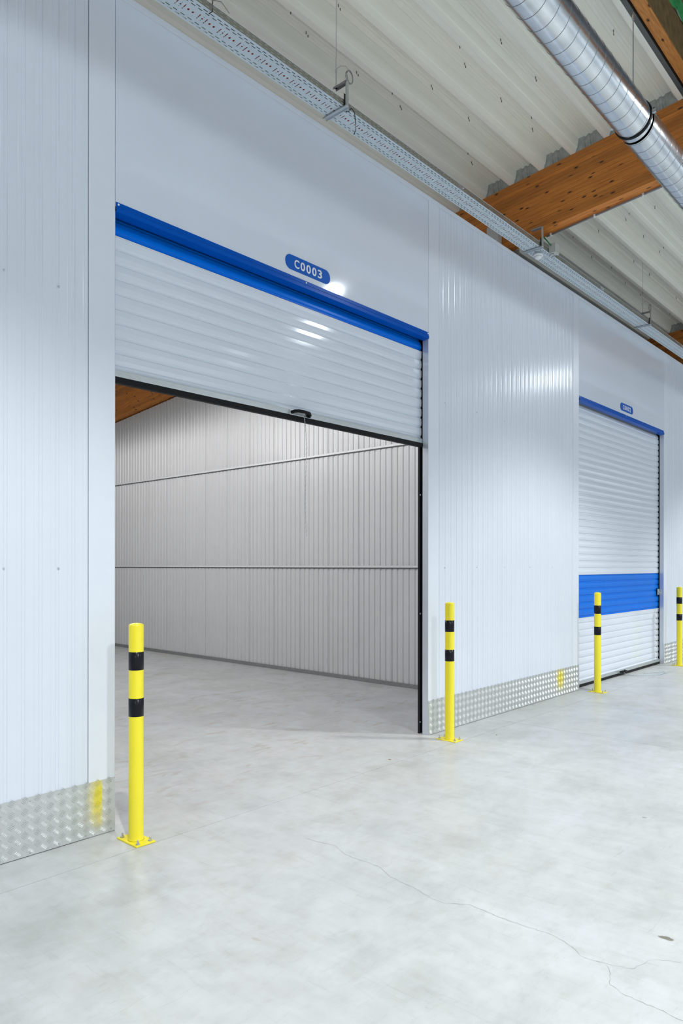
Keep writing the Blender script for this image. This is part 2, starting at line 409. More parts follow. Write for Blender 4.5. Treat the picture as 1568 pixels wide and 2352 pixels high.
# ------------------------------------------------------------------ floor
fl = MB().box(-9, 24, -9.2, 11.2, -0.22, -0.010).put('floor', 'subfloor_dark'); tag(fl, kind='structure')
xs = [-9, -6.283, 0.0, 6.27, 12.55, 18.83, 24]; ys = [-9.2, -6.2, -0.335, 5.9, 11.2]
G = 0.0018
def slab(x0, x1, y0, y1):
    MB().box(x0+G, x1-G, y0+G, y1-G, -0.012, 0.0).put('floor_slab', 'concrete', fl)
for i in range(len(xs)-1):
    for j in range(len(ys)-1):
        slab(xs[i], xs[i+1], ys[j], ys[j+1])
# hairline cracks in the slabs
def ribbon(pts, wd, name):
    mb = MB(); pts = [Vector((p[0], p[1], 0)) for p in pts]
    # jitter between the traced points
    q = []
    for a, b in zip(pts, pts[1:]):
        n = max(2, int((b-a).length/0.018))
        for k in range(n):
            t = k/n; j = 0.0055 if k else 0
            q.append(a.lerp(b, t) + Vector((random.uniform(-j, j), random.uniform(-j, j), 0)))
    q.append(pts[-1])
    L, R = [], []
    for i, p in enumerate(q):
        d = (q[min(i+1, len(q)-1)] - q[max(i-1, 0)]).normalized(); nrm = Vector((-d.y, d.x, 0))
        w_ = wd*random.uniform(0.12, 1.0)
        L.append(p+nrm*w_ + Vector((0, 0, 0.0006))); R.append(p-nrm*w_ + Vector((0, 0, 0.0006)))
    n = len(q)
    mb.add(L+R, [(i, i+1, n+i+1, n+i) for i in range(n-1)])
    return mb.put(name, 'crack_dark', fl)
ribbon([(2.819,-0.9),(2.853,-1.106),(2.807,-1.2),(2.799,-1.283),(2.805,-1.432),(2.748,-1.569),(2.735,-1.71),(2.697,-1.833),(2.7,-1.922),(2.759,-1.987),(2.76,-2.072),(2.75,-2.22),(2.766,-2.377),(2.75,-2.452),(2.718,-2.517),(2.689,-2.545),(2.691,-2.592),(2.705,-2.638),(2.647,-2.682),(2.577,-2.707),(2.549,-2.774),(2.545,-2.882),(2.536,-2.969),(2.5,-3.1)], 0.0014, 'crack')
ribbon([(2.705,-2.638),(2.729,-2.725),(2.849,-2.764),(2.914,-2.856),(2.96,-2.95)], 0.0009, 'crack')

# ------------------------------------------------------------------ front wall
wf = MB()
for a, b in ((XA, D1[0]), (D1[1], D2[0]), (D2[1], D3[0]), (D3[1], XB)):
    wf.box(a, b, 0.006, 0.054, 0, WTOP-0.004)
for a, b in (D1, D2, D3):
    wf.box(a, b, 0.006, 0.054, DOORZ, WTOP-0.004)
front = wf.put('wall_front', 'wall_white'); tag(front, kind='structure')
# cladding profile, one rib period: low flat, raised narrow rib with crisp grooves
def clad_profile(n, depth=0.0036):
    pts = [(0, 0.0)]
    for i in range(n):
        u = i*RIB
        pts += [(u+0.012, 0.0), (u+0.015, depth), (u+0.058, depth), (u+0.064, depth*0.5), (u+0.070, depth), (u+0.0865, depth), (u+0.0895, 0.0)]
    pts.append((n*RIB, 0.0))
    return rounded(pts, 0.0016, 3)
def sheets(x_end, x_start, name='wall_sheet'):
    """full sheets laid from x_start towards x_end, all 0.55 m"""
    cnt = int(round((x_end-x_start)/SH))
    step = (x_end-x_start)/cnt
    me = sheet_mesh('wall_sheet', clad_profile(6), 0.30, WTOP-0.03, 'wall_white')
    for i in range(cnt):
        o = link('wall_sheet', me, front, loc=(x_start+i*step, -0.001, 0)); o.scale = ((step-0.0015)/SH, 1, 1)
for x0, x1 in ((2.008-SH*4, 2.008), (5.434, 8.291), (11.714, 14.57), (17.99, 20.85)):
    sheets(x1, x0)
# flat trims beside the doors, full height, 163 mm wide, folded into the reveal
for (a, b) in ((D1), (D2), (D3)):
    for x0, x1, xr in ((a-0.162, a, a), (b, b+0.162, b)):
        bevel(MB().box(x0+0.001, x1-0.001, -0.006, 0.004, 0.0, WTOP-0.004).put('door_trim', 'trim_white', front), 0.0015, 2)
    # reveals
    MB().box(a-0.001, a+0.002, -0.004, 0.056, 0, DOORZ).put('door_reveal', 'reveal_metal', front)
    MB().box(b-0.002, b+0.001, -0.004, 0.056, 0, DOORZ).put('door_reveal', 'reveal_metal', front)
    # flat glossy panel over the door
    bevel(MB().box(a+0.002, b-0.002, -0.005, 0.004, DOORZ+0.005, WTOP-0.006).put('header_panel', 'panel_white', front), 0.0012, 2)
    # soffit inside the opening
    MB().box(a, b, 0.0, 0.054, DOORZ-0.003, DOORZ).put('header_soffit', 'header_blue', front)
# cap along the top of the wall
bevel(MB().prism([(-0.010, WTOP-0.035), (-0.007, WTOP-0.035), (-0.007, WTOP), (0.058, WTOP), (0.058, WTOP-0.035), (0.062, WTOP-0.035), (0.062, WTOP+0.004), (-0.010, WTOP+0.004)], XA, XB).put('wall_cap', 'trim_white', front), 0.001, 1)
# screws
scr = MB()
for bx in (2.008-SH*2, 2.008-SH*3):
    pass
for x in (1.545, 1.836, 1.27):
    for z in (1.505, 3.026): scr.lathe([(0, -0.0025), (0.0045, -0.002), (0.006, 0), (0.006, 0.003)], 8, (x, -0.006, z), 'y')
for k in range(5):
    for z in (1.505, 3.026):
        scr.lathe([(0, -0.0025), (0.0045, -0.002), (0.006, 0), (0.006, 0.003)], 8, (5.52+k*SH+0.02, -0.006, z), 'y')
tag(scr.put('cladding_screws', 'zinc', front), kind='stuff')

# tread plate kick boards
def tread_bars(x0, x1, z0, z1):
    mb = MB(); px, pz = 0.0683, 0.0600
    i0 = int(x0/px)-1
    for i in range(i0, int(x1/px)+2):
        for j in range(-1, 7):
            for tp in (0, 1):
                cx = 1.9230 + (i-28)*px + tp*px/2; cz = -0.002 + j*pz + tp*pz/2
                if cx < x0+0.012 or cx > x1-0.012 or cz < z0+0.014 or cz > z1-0.010: continue
                ang = math.radians(-42 if tp == 0 else 48)
                d = Vector((math.cos(ang), 0, math.sin(ang))); n = Vector((-d.z, 0, d.x))
                for k in range(-2, 3):
                    c = Vector((cx, -0.0122, cz)) + n*k*0.0074
                    hl = 0.0190 - abs(k)*0.001
                    a = c - d*hl; b = c + d*hl; h = Vector((0, -0.0024, 0)); wv = n*0.0026
                    a2 = c - d*hl*0.6 + h; b2 = c + d*hl*0.6 + h
                    mb.add([a, c+wv, b, c-wv, a2, b2], [(0, 1, 4), (1, 5, 4), (1, 2, 5), (2, 3, 5), (3, 4, 5), (3, 0, 4)])
    return mb
kicks = [(2.008-SH*4, D1[0]), (D1[1], D2[0]), (D2[1], D3[0])]
for a, b in kicks:
    k = bevel(MB().box(a+0.001, b-0.001, -0.0122, -0.0065, 0.004, 0.308).put('kick_plate', 'kick_aluminium', front), 0.0008, 1)
    t = tread_bars(a, min(b, 12.8), 0.004, 0.308).put('tread_bars', 'kick_aluminium', k); tag(t, kind='stuff')
    sc2 = MB()
    x = a+0.012
    while x < b:
        for z in (0.020, 0.290): sc2.lathe([(0, -0.003), (0.004, -0.0025), (0.0055, 0), (0.0055, 0.002)], 8, (min(x, b-0.012), -0.0125, z), 'y')
        x += 0.155
    tag(sc2.put('plate_screws', 'steel_bolt', k), kind='stuff')

# ------------------------------------------------------------------ partition (right wall of the open unit)
PX = 7.15
def zbot(y): return BEAM_B0 - SL*y
part = MB().prism([(0.12, 0), (11.0, 0), (11.0, zbot(11.0)-0.03), (0.12, zbot(0.12)-0.03)], PX+0.014, PX+0.030).put('wall_right', 'base_grey'); tag(part, kind='structure')
def inner_profile(n):
    pts = [(0, 0.0)]
    for i in range(n):
        u = i*RIB
        pts += [(u+0.014, 0.0), (u+0.020, 0.011), (u+0.044, 0.011), (u+0.048, 0.009), (u+0.052, 0.011), (u+0.0785, 0.011), (u+0.0845, 0.0)]
    pts.append((n*RIB, 0.0))
    return rounded(pts, 0.0022, 3)
rows = [(0.045, 1.481), (1.515, 3.016)]
me_rows = [sheet_mesh('partition_sheet', inner_profile(6), a, b, 'inner_sheet') for a, b in rows]
y = 0.22
while y < 10.6:
    for me in me_rows:
        # local x runs along +y of the world, raised side faces -x
        o = link('partition_sheet', me, part, loc=(PX+0.012, y, 0), rot=(0, 0, PI/2)); o.scale = (-1, 1, 1) if False else (1, 1, 1)
        o.matrix_local = Matrix.Translation((PX+0.012, y, 0)) @ Matrix(((0, 1, 0, 0), (0.997, 0, 0, 0), (0, 0, 1, 0), (0, 0, 0, 1)))
    yy = y
    me = sheet_mesh('partition_sheet', inner_profile(6), 3.05, (lambda u, yy=yy: zbot(yy+u)-0.022), 'inner_sheet')
    o = link('partition_sheet', me, part)
    o.matrix_local = Matrix.Translation((PX+0.012, y, 0)) @ Matrix(((0, 1, 0, 0), (0.997, 0, 0, 0), (0, 0, 1, 0), (0, 0, 0, 1)))
    # standing seam where two sheets meet
    y += 0.5525
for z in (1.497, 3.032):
    bevel(MB().prism([(0, 0), (0.036, 0), (0.036, 0.018), (0.032, 0.018), (0.032, 0.004), (0, 0.004)], 0, 1).put('tmp', 'rail_white'), 0.001) if False else None
    r_ = MB().box(PX-0.024, PX+0.010, 0.2, 10.9, z, z+0.004).box(PX-0.026, PX-0.022, 0.2, 10.9, z, z+0.024).box(PX-0.006, PX+0.012, 0.2, 10.9, z+0.004, z+0.018)
    r_.put('partition_rail', 'rail_white', part)
    MB().box(PX+0.006, PX+0.013, 0.2, 10.9, z-0.020, z).put('rail_shade_strip', 'base_grey', part)  # dark strip stands in for the shaded gaps below the rail
MB().box(PX-0.012, PX+0.014, 0.2, 10.9, 0, 0.006).box(PX-0.014, PX-0.010, 0.2, 10.9, 0, 0.052).put('base_rail', 'base_grey', part)
# other walls that close the place
w_left = MB().box(0.84, 0.87, 0.13, 11.0, 0, 4.95).put('wall_left', 'inner_sheet'); tag(w_left, kind='structure')
w_back = MB().box(-9, 24, 11.0, 11.05, 0, 4.75).put('wall_back', 'inner_sheet'); tag(w_back, kind='structure')
w_opp = MB().box(-9, 24, -9.2, -9.1, 0, 7).put('wall_opposite', 'hall_white'); tag(w_opp, kind='structure')
w_e1 = MB().box(-9.1, -9.0, -9.2, 11.05, 0, 7).put('wall_end', 'hall_white'); tag(w_e1, kind='structure')
w_e2 = MB().box(24.0, 24.1, -9.2, 11.05, 0, 7).put('wall_far_end', 'hall_white'); tag(w_e2, kind='structure')

# ------------------------------------------------------------------ roof deck
ceil = empty('ceiling', (0, 0, BEAM_T0), (-TH, 0, 0)); tag(ceil, kind='structure')
PIT = 0.352
DD = 0.135
def deck_period(y0):
    # y increasing; lower flange centred on y0
    return [(y0-0.024, 0), (y0+0.024, 0), (y0+0.042, 0.045), (y0+0.050, 0.050), (y0+0.072, DD), (y0+0.130, DD), (y0+0.138, DD-0.010), (y0+0.158, DD-0.010),
            (y0+0.166, DD), (y0+0.188, DD), (y0+0.196, DD-0.010), (y0+0.216, DD-0.010), (y0+0.224, DD), (y0+0.280, DD), (y0+0.302, 0.050), (y0+0.310, 0.045), (y0+0.328-0.0005, 0.0)]
def deck_mesh(x0, x1, nper):
    prof = []
    for i in range(nper): prof += deck_period(i*PIT)
    prof = rounded(prof, 0.004, 2)
    n = len(prof)
    vs = [(x0, a, b) for a, b in prof] + [(x1, a, b) for a, b in prof]
    me = bpy.data.meshes.new('roof_sheet'); me.from_pydata(vs, [], [(i, i+1, n+i+1, n+i) for i in range(n-1)]); me.update()
    for p in me.polygons: p.use_smooth = True
    me.materials.append(M['deck_white'])
    return me
Y0 = -1.610
BEAMX = [0.77-6.28, 0.77, 7.05, 13.33, 19.61]
bays = [(-9.0, -5.51)] + [(BEAMX[i]+0.08, BEAMX[i+1]+0.08) for i in range(4)] + [(19.69, 24)]
bays[0] = (-9.0, BEAMX[0]+0.08)
for (a, b) in bays:
    me = deck_mesh(a-0.05, b, 3)
    for k in range(12):
        link('roof_sheet', me, ceil, loc=(0, Y0 + k*3*PIT, 0.0015 if False else 0))
lid = MB().box(-9, 24, Y0-0.1, 11.1, DD+0.01, DD+0.06).put('roof_insulation', 'hall_white', ceil)
# profile fillers over every beam
def filler_mesh():
    mb = MB(); pr = [(0.024, 0), (0.042, 0.045), (0.050, 0.050), (0.072, DD), (0.130, DD), (0.138, DD-0.010), (0.158, DD-0.010), (0.166, DD), (0.188, DD), (0.196, DD-0.010), (0.216, DD-0.010), (0.224, DD), (0.280, DD), (0.302, 0.050), (0.310, 0.045), (0.328, 0)]
    n = len(pr); cy = 0.176
    # folded face: bulges towards the room along the stiffener lines
    fr = []
    for (a, b) in pr: fr.append((0.0 + (0.004 if (0.13 <= a <= 0.224 and b < DD) else 0), a, b-0.002))
    bt = []
    for (a, b) in pr: bt.append((0.012 if 0.138 <= a <= 0.158 or 0.196 <= a <= 0.216 else 0.0, a, 0.0))
    vs = bt+fr; mb.add(vs, [(i, i+1, n+i+1, n+i) for i in range(n-1)])
    return mb.mesh('profile_filler')
fm = filler_mesh(); fm.materials.append(M['closure_grey'])
for bx in BEAMX[1:4]:
    for k in range(0, 8):
        link('profile_filler', fm, ceil, loc=(bx+0.012, Y0+k*PIT, 0.001))
# little fixing tabs punched through the deck
hk = MB()
for xx in [2.2+0.62*i for i in range(24)]:
    for k in range(-0, 7):
        if any(abs(xx-b) < 0.3 for b in BEAMX): continue
        yc = Y0 + k*PIT + 0.176
        if random.random() < 0.3: continue
        for s_ in (0, 1):
            hk.box(xx+s_*0.034, xx+s_*0.034+0.005, yc+s_*0.012, yc+s_*0.012+0.005, DD-0.022, DD+0.002)
for xx in [2.5+1.24*i for i in range(10)]:
    for k in range(1, 7, 2):
        yc = Y0+k*PIT
        hk.box(xx, xx+0.004, yc+0.03, yc+0.036, -0.006, 0.02)
tag(hk.put('fixing_tabs', 'hook_dark', ceil), kind='stuff')
# roof on the other side of the skylight, and the skylight itself
oppc = empty('ceiling', (0, -6.0, 6.2), (TH, 0, 0)); tag(oppc, kind='structure')
MB().box(-9, 24, -3.2, 0.0, 0.0, 0.08).put('roof_panel', 'deck_white', oppc)
sky = MB().box(-9, 24, -6.0, -1.95, 6.78, 6.80).put('window_1', 'night_glass'); tag(sky, kind='structure')

# ------------------------------------------------------------------ glulam beams
BW, NL = 0.165, 15
lam_h = (BEAM_T0-BEAM_B0)/NL*math.cos(TH)
beam_len0, beam_len1 = -8.0, 11.0
beam_labels = ['glued laminated timber beam across the hall behind the camera side', 'second glued timber beam above the near pier, out of view',
               'orange knotty timber roof beam with a grey conduit below, crossing behind the cable tray',
               'distant timber roof beam end glimpsed past the tray at the right edge', 'farthest timber roof beam hidden behind the duct']
lm = MB().box(0, BW, beam_len0, beam_len1, 0.0004, lam_h-0.0004).mesh('lamella'); lm.materials.append(M['glulam'])
for i, bx in enumerate(BEAMX):
    if i == 0 or i == 4: continue
    b = empty('timber_beam', (bx, 0, BEAM_B0), (-TH, 0, 0)); tag(b, beam_labels[i], 'beam', 'timber roof beams')
    for k in range(NL):
        o = link('lamella', lm, b, loc=(0, 0, k*lam_h)); bevel(o, 0.0012, 1)

# skylight kerb: timber with green film
kb = empty('skylight_kerb', (0, -1.715, 5.890)); tag(kb, kind='structure')
MB().box(-9, 20, -0.05, 0.042, 0.0, 0.05).put('kerb_plank', 'timber_light', kb)
MB().box(-9, 20, -0.056, -0.050, 0.004, 0.30).put('kerb_face', 'wood_dark', kb)  # unlit side of the kerb timber, its shade put into the darker wood colour
MB().box(-9, 20, 0.046, 0.051, -0.02, 0.30).put('kerb_gap_strip', 'rubber_black', kb)  # black strip stands in for the dark gap at the deck edge
film = MB()
rows_ = 6; cols = 140; vs = []
for i in range(cols+1):
    for j in range(rows_+1):
        x_ = 3+10*i/cols
        vs.append((x_, -0.060-0.012*math.sin(x_*9+j*2)-0.008*math.sin(x_*23+j), 0.30+0.16*j/rows_))
film.add(vs, [(i*(rows_+1)+j, (i+1)*(rows_+1)+j, (i+1)*(rows_+1)+j+1, i*(rows_+1)+j+1) for i in range(cols) for j in range(rows_)])
film.put('green_film', 'green_film', kb, smooth=True)
MB().box(-9, 20, -0.05, 0.05, 0.46, 0.93).put('upper_board', 'wood_dark', kb)

# ------------------------------------------------------------------ ventilation duct
duct = empty('spiral_duct', (0, -1.661, 5.018)); tag(duct, 'shiny galvanised spiral ventilation duct hanging under the roof beams', 'duct')
R0 = 0.1385; PITCH = 0.137
def duct_mesh(x0, x1):
    # real helical seam: rings are sheared along x with the angle
    seg = 56; mb = MB(); vs = []; fs = []
    sub = [(0.0, 0.0), (0.010, 0.0), (0.0120, 0.0), (0.0130, 0.0016), (0.0160, 0.0016), (0.0170, 0.0), (0.0186, 0.0), (0.045, 0.0003), (0.075, 0.0005), (0.105, 0.0003)]
    xs_ = []
    n = int((x1-x0)/PITCH)
    for i in range(n):
        for s_, h in sub: xs_.append((x0+i*PITCH+s_, h))
    m_ = len(xs_)
    for (x_, h) in xs_:
        for k in range(seg+1):
            a = 2*PI*k/seg
            vs.append((x_ + PITCH*k/seg, (R0+h)*math.cos(a), (R0+h)*math.sin(a)))
    for i in range(m_-1):
        for k in range(seg): fs.append((i*(seg+1)+k, i*(seg+1)+k+1, (i+1)*(seg+1)+k+1, (i+1)*(seg+1)+k))
    me = bpy.data.meshes.new('duct_pipe'); me.from_pydata(vs, [], fs); me.update()
    for p in me.polygons: p.use_smooth = True
    me.materials.append(M['duct_zinc']); me.materials.append(M['seam_zinc'])
    for i, p in enumerate(me.polygons):
        if (i//seg) % len(sub) in (2, 3): p.material_index = 1
    return me
CX = 5.68
n1 = int((CX-0.6-PITCH)/PITCH)
link('duct_pipe', duct_mesh(CX-0.137-n1*PITCH*1.0, CX), duct)
link('duct_pipe', duct_mesh(CX+0.0, 18.0), duct)
ring = MB().lathe([(R0-0.001, -0.013), (R0+0.0080, -0.012), (R0+0.0080, 0.012), (R0-0.001, 0.013)], 56, (CX, 0, 0), 'x').put('duct_clamp', 'rubber_black', duct)
MB().box(CX-0.012, CX+0.012, -R0-0.035, -R0-0.004, -0.012, 0.012).put('clamp_lug', 'zinc', ring)
MB().box(CX-0.012, CX+0.012, R0+0.004, R0+0.034, -0.012, 0.012).put('clamp_lug', 'zinc', ring)
MB().lathe([(0.006, -0.012), (0.009, -0.008), (0.009, 0.012), (0.005, 0.016)], 6, (CX, -R0-0.022, 0.016), 'z').put('clamp_bolt', 'steel_bolt', ring)
MB().tube([(CX, 0, R0+0.006), (CX, 0, 0.84)], 0.0045, 8).put('threaded_rod', 'zinc', duct)
MB().lathe([(0.009, -0.02), (0.009, 0.02)], 8, (CX, 0, 0.80), 'z').put('rod_coupler', 'zinc', duct)
MB().lathe([(R0+0.0026, -0.06), (R0+0.004, -0.058), (R0+0.004, -0.01), (R0+0.0055, 0), (R0+0.004, 0.01), (R0+0.004, 0.058), (R0+0.0026, 0.06)], 56, (7.62, 0, 0), 'x').put('duct_coupling', 'duct_zinc', duct, smooth=True)

# ------------------------------------------------------------------ perforated cable tray
TY0, TY1, TZ = -0.250, -0.074, 4.862
tray = empty('cable_tray', (0, 0, TZ)); tag(tray, 'long perforated galvanised cable tray hanging in front of the wall top', 'cable tray')
CELL = 0.0524
def grid_plate(xa, xb, ya, yb, holes):
    """flat plate in (u,v) with rectangular holes; returns list of quads"""
    us = sorted(set([xa, xb] + [h[0] for h in holes] + [h[1] for h in holes]))
    vs_ = sorted(set([ya, yb] + [h[2] for h in holes] + [h[3] for h in holes]))
    q = []
    for i in range(len(us)-1):
        run = None
        for j in range(len(vs_)-1):
            cu, cv = (us[i]+us[i+1])/2, (vs_[j]+vs_[j+1])/2
            hole = any(h[0] < cu < h[1] and h[2] < cv < h[3] for h in holes)
            if hole:
                if run is not None: q.append((us[i], us[i+1], run, vs_[j])); run = None
            else:
                if run is None: run = vs_[j]
        if run is not None: q.append((us[i], us[i+1], run, vs_[-1]))
    return q
TW = TY1-TY0
cell_holes = []
P3 = CELL*3
for k in range(3):
    for v in (0.016, 0.033, TW-0.036, TW-0.019):
        st = 0.5*CELL if v in (0.033, TW-0.036) else 0
        a = k*CELL + st + 0.008
        if a+0.030 > P3: cell_holes += [(a, P3, v, v+0.006), (0, a+0.030-P3, v, v+0.006)]
        else: cell_holes.append((a, a+0.030, v, v+0.006))
for ux in (0.020, 0.072):
    cell_holes.append((ux, ux+0.006, 0.066, TW-0.064))
for ux in (0.105, 0.137):
    for (w_, h_) in ((0.0035, 0.0085), (0.0065, 0.0055)):
        cell_holes.append((ux-w_, ux+w_, TW/2-h_, TW/2+h_))
cell_holes.append((0.044, 0.054, TW/2-0.005, TW/2+0.005))
cell_holes += [(0.047, 0.051, TW/2-0.022, TW/2-0.017), (0.047, 0.051, TW/2+0.017, TW/2+0.022)]
cq = grid_plate(0, P3, 0, TW, cell_holes)
side_holes = [(0.012, 0.036, 0.012, 0.017), (0.012, 0.036, 0.034, 0.039)]
sq = grid_plate(0, CELL, 0, 0.048, side_holes)
def plate_obj(name, quads, period, count, x0, fn):
    mb = MB()
    for i in range(count):
        for (a, b, c, d) in quads:
            pts = [(a, c), (b, c), (b, d), (a, d)]
            mb.add([fn(x0+i*period+u, v) for u, v in pts], [(0, 1, 2, 3)])
    me = bpy.data.meshes.new(name); me.from_pydata(mb.v, [], mb.f); me.update()
    o = link(name, me, tray, 'tray_side_shaded' if 'side' in name else 'tray_zinc')
    md = o.modifiers.new('thickness', 'SOLIDIFY'); md.thickness = 0.0012; md.offset = 0
    return o
NT = int((16.0-1.2)/P3)
plate_obj('tray_bottom', cq, P3, NT, 1.2, lambda u, v: (u, TY0+v, 0.0))
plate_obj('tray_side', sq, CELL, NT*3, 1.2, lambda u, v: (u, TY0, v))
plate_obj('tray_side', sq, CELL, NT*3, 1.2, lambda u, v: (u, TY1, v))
xe = 1.2+NT*P3
for yy in (TY0, TY1):
    MB().tube([(1.2, yy, 0.048), (xe, yy, 0.048)], 0.0018, 6).tube([(1.2, yy, 0.0), (xe, yy, 0.0)], 0.0016, 6).put('tray_rim', 'tray_zinc', tray)
for jx in (2.32, 5.42, 8.55, 11.6):
    MB().box(jx-0.001, jx+0.001, TY0-0.001, TY1+0.001, -0.0022, -0.0008).box(jx-0.05, jx+0.05, TY0-0.003, TY0-0.001, 0.004, 0.044).lathe([(0, -0.009), (0.007, -0.006), (0.009, 0)], 8, (jx+0.03, TY0-0.002, 0.026), 'y').put('tray_joint', 'zinc', tray)
# cables lying in the tray
def cable(name, yv, r, m, lab, amp=0.008, ph=0.0, z=None):
    pts = []
    for i in range(150):
        x_ = 1.2 + 14.6*i/149
        pts.append((x_, yv + amp*math.sin(x_*1.3+ph) + amp*0.5*math.sin(x_*3.1+ph*2), TZ+r+0.0035 + 0.001*math.sin(x_*2+ph) + (z or 0)))
    o = MB().tube(pts, r, 6).put(name, m, None, smooth=True); tag(o, lab, 'cable')
cable('power_cable', -0.094, 0.008, 'cable_green', 'green cable in the tray beside the wall-side edge', 0.003, 0.4)
cable('power_cable', -0.117, 0.008, 'cable_red', 'red cable in the tray, second from the wall side', 0.004, 1.1)
cable('power_cable', -0.150, 0.014, 'cable_red', 'thick orange-red cable along the middle of the tray', 0.006, 2.0)
cable('power_cable', -0.183, 0.008, 'cable_green', 'green cable in the tray just room side of the middle', 0.003, 3.0)
cable('power_cable', -0.209, 0.010, 'cable_black', 'thick black cable in the room-side half of the tray', 0.002, 4.0)
cable('power_cable', -0.232, 0.008, 'cable_black', 'thin black cable against the room-side edge of the tray', 0.001, 5.0)

# hangers
def hanger(x, lab, wire=True, top=5.04):
    h = empty('tray_hanger', (x, 0, TZ)); tag(h, lab, 'bracket', 'cable tray hangers')
    bt = bevel(MB().box(-0.020, 0.020, -0.275, -0.050, -0.0075, -0.0035).box(-0.020, -0.017, -0.275, -0.050, -0.016, -0.004).box(0.017, 0.020, -0.275, -0.050, -0.016, -0.004)
          .put('bottom_arm', 'zinc', h), 0.0008, 1)
    bevel(MB().box(-0.011, 0.013, -0.279, -0.275, -0.0075, top-TZ).box(-0.011, -0.008, -0.275, -0.267, 0.0, top-TZ).put('upright', 'zinc', h), 0.0008, 1)
    bevel(MB().box(-0.017, 0.017, -0.279, -0.150, top-TZ-0.004, top-TZ).box(-0.017, -0.014, -0.267, -0.150, top-TZ-0.016, top-TZ-0.004).box(0.014, 0.017, -0.267, -0.150, top-TZ-0.016, top-TZ-0.004)
          .put('top_arm', 'conduit_grey', h), 0.0008, 1)
    MB().box(-0.016, 0.016, -0.262, -0.256, 0.010, 0.085).put('side_clip', 'cable_black', h)
    if wire:
        zt = BEAM_T0 - SL*(-0.165) + 0.02 - TZ; t0 = top-TZ
        MB().tube([(-0.002, -0.165, t0), (0.002, -0.165, zt)], 0.0016, 6).tube([(0.006, -0.165, t0), (0.002, -0.165, t0+0.12)], 0.0012, 6).put('suspension_wire', 'conduit_grey', h)
        MB().lathe([(0.005, -0.012), (0.009, -0.009), (0.009, 0.009), (0.005, 0.012)], 10, (0.002, -0.165, t0+0.125), 'z').put('wire_grip', 'zinc', h)
        cp = []
        for i in range(49):
            a = 2*PI*i/24
            cp.append((0.060+0.036*math.cos(a), -0.245+0.006*math.sin(a*0.5), t0+0.070+0.046*math.sin(a)))
        arc = [(0.002, -0.165, t0+0.137), (0.03, -0.185, t0+0.165), (0.055, -0.21, t0+0.165), (0.080, -0.23, t0+0.13), (0.095, -0.245, t0+0.085)]
        MB().tube(cp, 0.0034, 6).tube(arc, 0.0014, 5).put('wire_coil', 'conduit_grey', h)
        MB().lathe([(0.010, -0.006), (0.010, 0.006)], 6, (0, -0.165, t0+0.002), 'z').put('nut', 'steel_bolt', h)
    return h
hanger(3.87, 'wire-hung steel bracket carrying the cable tray, nearest one with coiled wire')
hanger(10.17, 'wire-hung steel bracket carrying the tray beyond the timber beam, small with coil')
hanger(6.94, 'steel bracket bolted under the timber beam beside the white sensor', wire=False, top=5.066)
# tie with a long tail
tie = MB().tube([(3.93, -0.262, 4.875), (3.94, -0.285, 4.84), (3.945, -0.29, 4.76), (3.948, -0.288, 4.71), (3.935, -0.284, 4.675)], 0.0028, 6).tube([(3.93, -0.262, 4.875), (3.925, -0.24, 4.856), (3.90, -0.235, 4.85)], 0.003, 6)
tag(tie.put('cable_tie', 'cable_black'), 'long-tailed black cable tie hanging from the tray beside the nearest bracket', 'cable tie')
tie = MB().tube([(2.66, -0.235, 4.852), (2.665, -0.262, 4.855), (2.668, -0.263, 4.93), (2.66, -0.257, 4.935), (2.665, -0.262, 4.90)], 0.003, 6).tube([(2.668, -0.263, 4.925), (2.72, -0.28, 4.935), (2.78, -0.28, 4.90)], 0.0014, 5)
tag(tie.put('cable_tie', 'cable_black'), 'looped black cable tie on the tray edge near the top left', 'cable tie')
# sensor and junction box
sn = empty('motion_sensor', (7.06, -0.165, TZ-0.0165)); tag(sn, 'white dome motion sensor under the cable tray at the timber beam', 'sensor')
MB().lathe([(0.0, 0.0), (0.046, 0.0), (0.050, -0.006), (0.050, -0.018), (0.044, -0.022)], 28).put('sensor_body', 'plastic_white', sn, smooth=True)
MB().lathe([(0.040, -0.022), (0.038, -0.036), (0.028, -0.048), (0.012, -0.054), (0, -0.055)], 28).put('sensor_lens', 'plastic_white', sn, smooth=True)
MB().box(-0.05, 0.05, -0.012, 0.012, 0.0, 0.0145).put('mounting_plate', 'zinc', sn)
jb = empty('junction_box', (7.12, TY0-0.004, 4.845)); tag(jb, 'pale grey junction box strapped to the side of the cable tray', 'box')
bevel(MB().box(0, 0.105, -0.062, -0.001, 0, 0.105).put('box_body', 'plastic_grey', jb), 0.004, 2)
bevel(MB().box(0.003, 0.102, -0.074, -0.063, 0.003, 0.102).put('box_lid', 'plastic_grey', jb), 0.003, 2)
MB().tube([(-0.006, -0.03, 0.08), (-0.05, -0.03, 0.085), (-0.08, -0.01, 0.12), (-0.09, 0.02, 0.16)], 0.006, 8).put('green_cable_stub', 'cable_green', jb, smooth=True)
for q in (0.02, 0.085):
    MB().tube([(q, 0.002, -0.012), (q-0.02, -0.03, -0.008), (q-0.02, -0.06, -0.012), (q-0.035, -0.065, -0.03)], 0.0022, 6).put('strap', 'cable_black', jb)

# conduit along the beam
cdt = empty('conduit', (7.05+BW-0.03, 0, BEAM_B0), (-TH, 0, 0)); tag(cdt, 'grey conduit clipped under the edge of the timber beam', 'conduit')
MB().tube([(0, -6.0, -0.016), (0, -0.20, -0.016)], 0.0095, 10).put('pipe', 'conduit_grey', cdt, smooth=True)
for yy in (-0.25, -0.73, -1.22, -1.95):
    bevel(MB().box(-0.014, 0.014, yy-0.010, yy+0.010, -0.030, -0.001).put('clip', 'plastic_white', cdt), 0.003, 2)
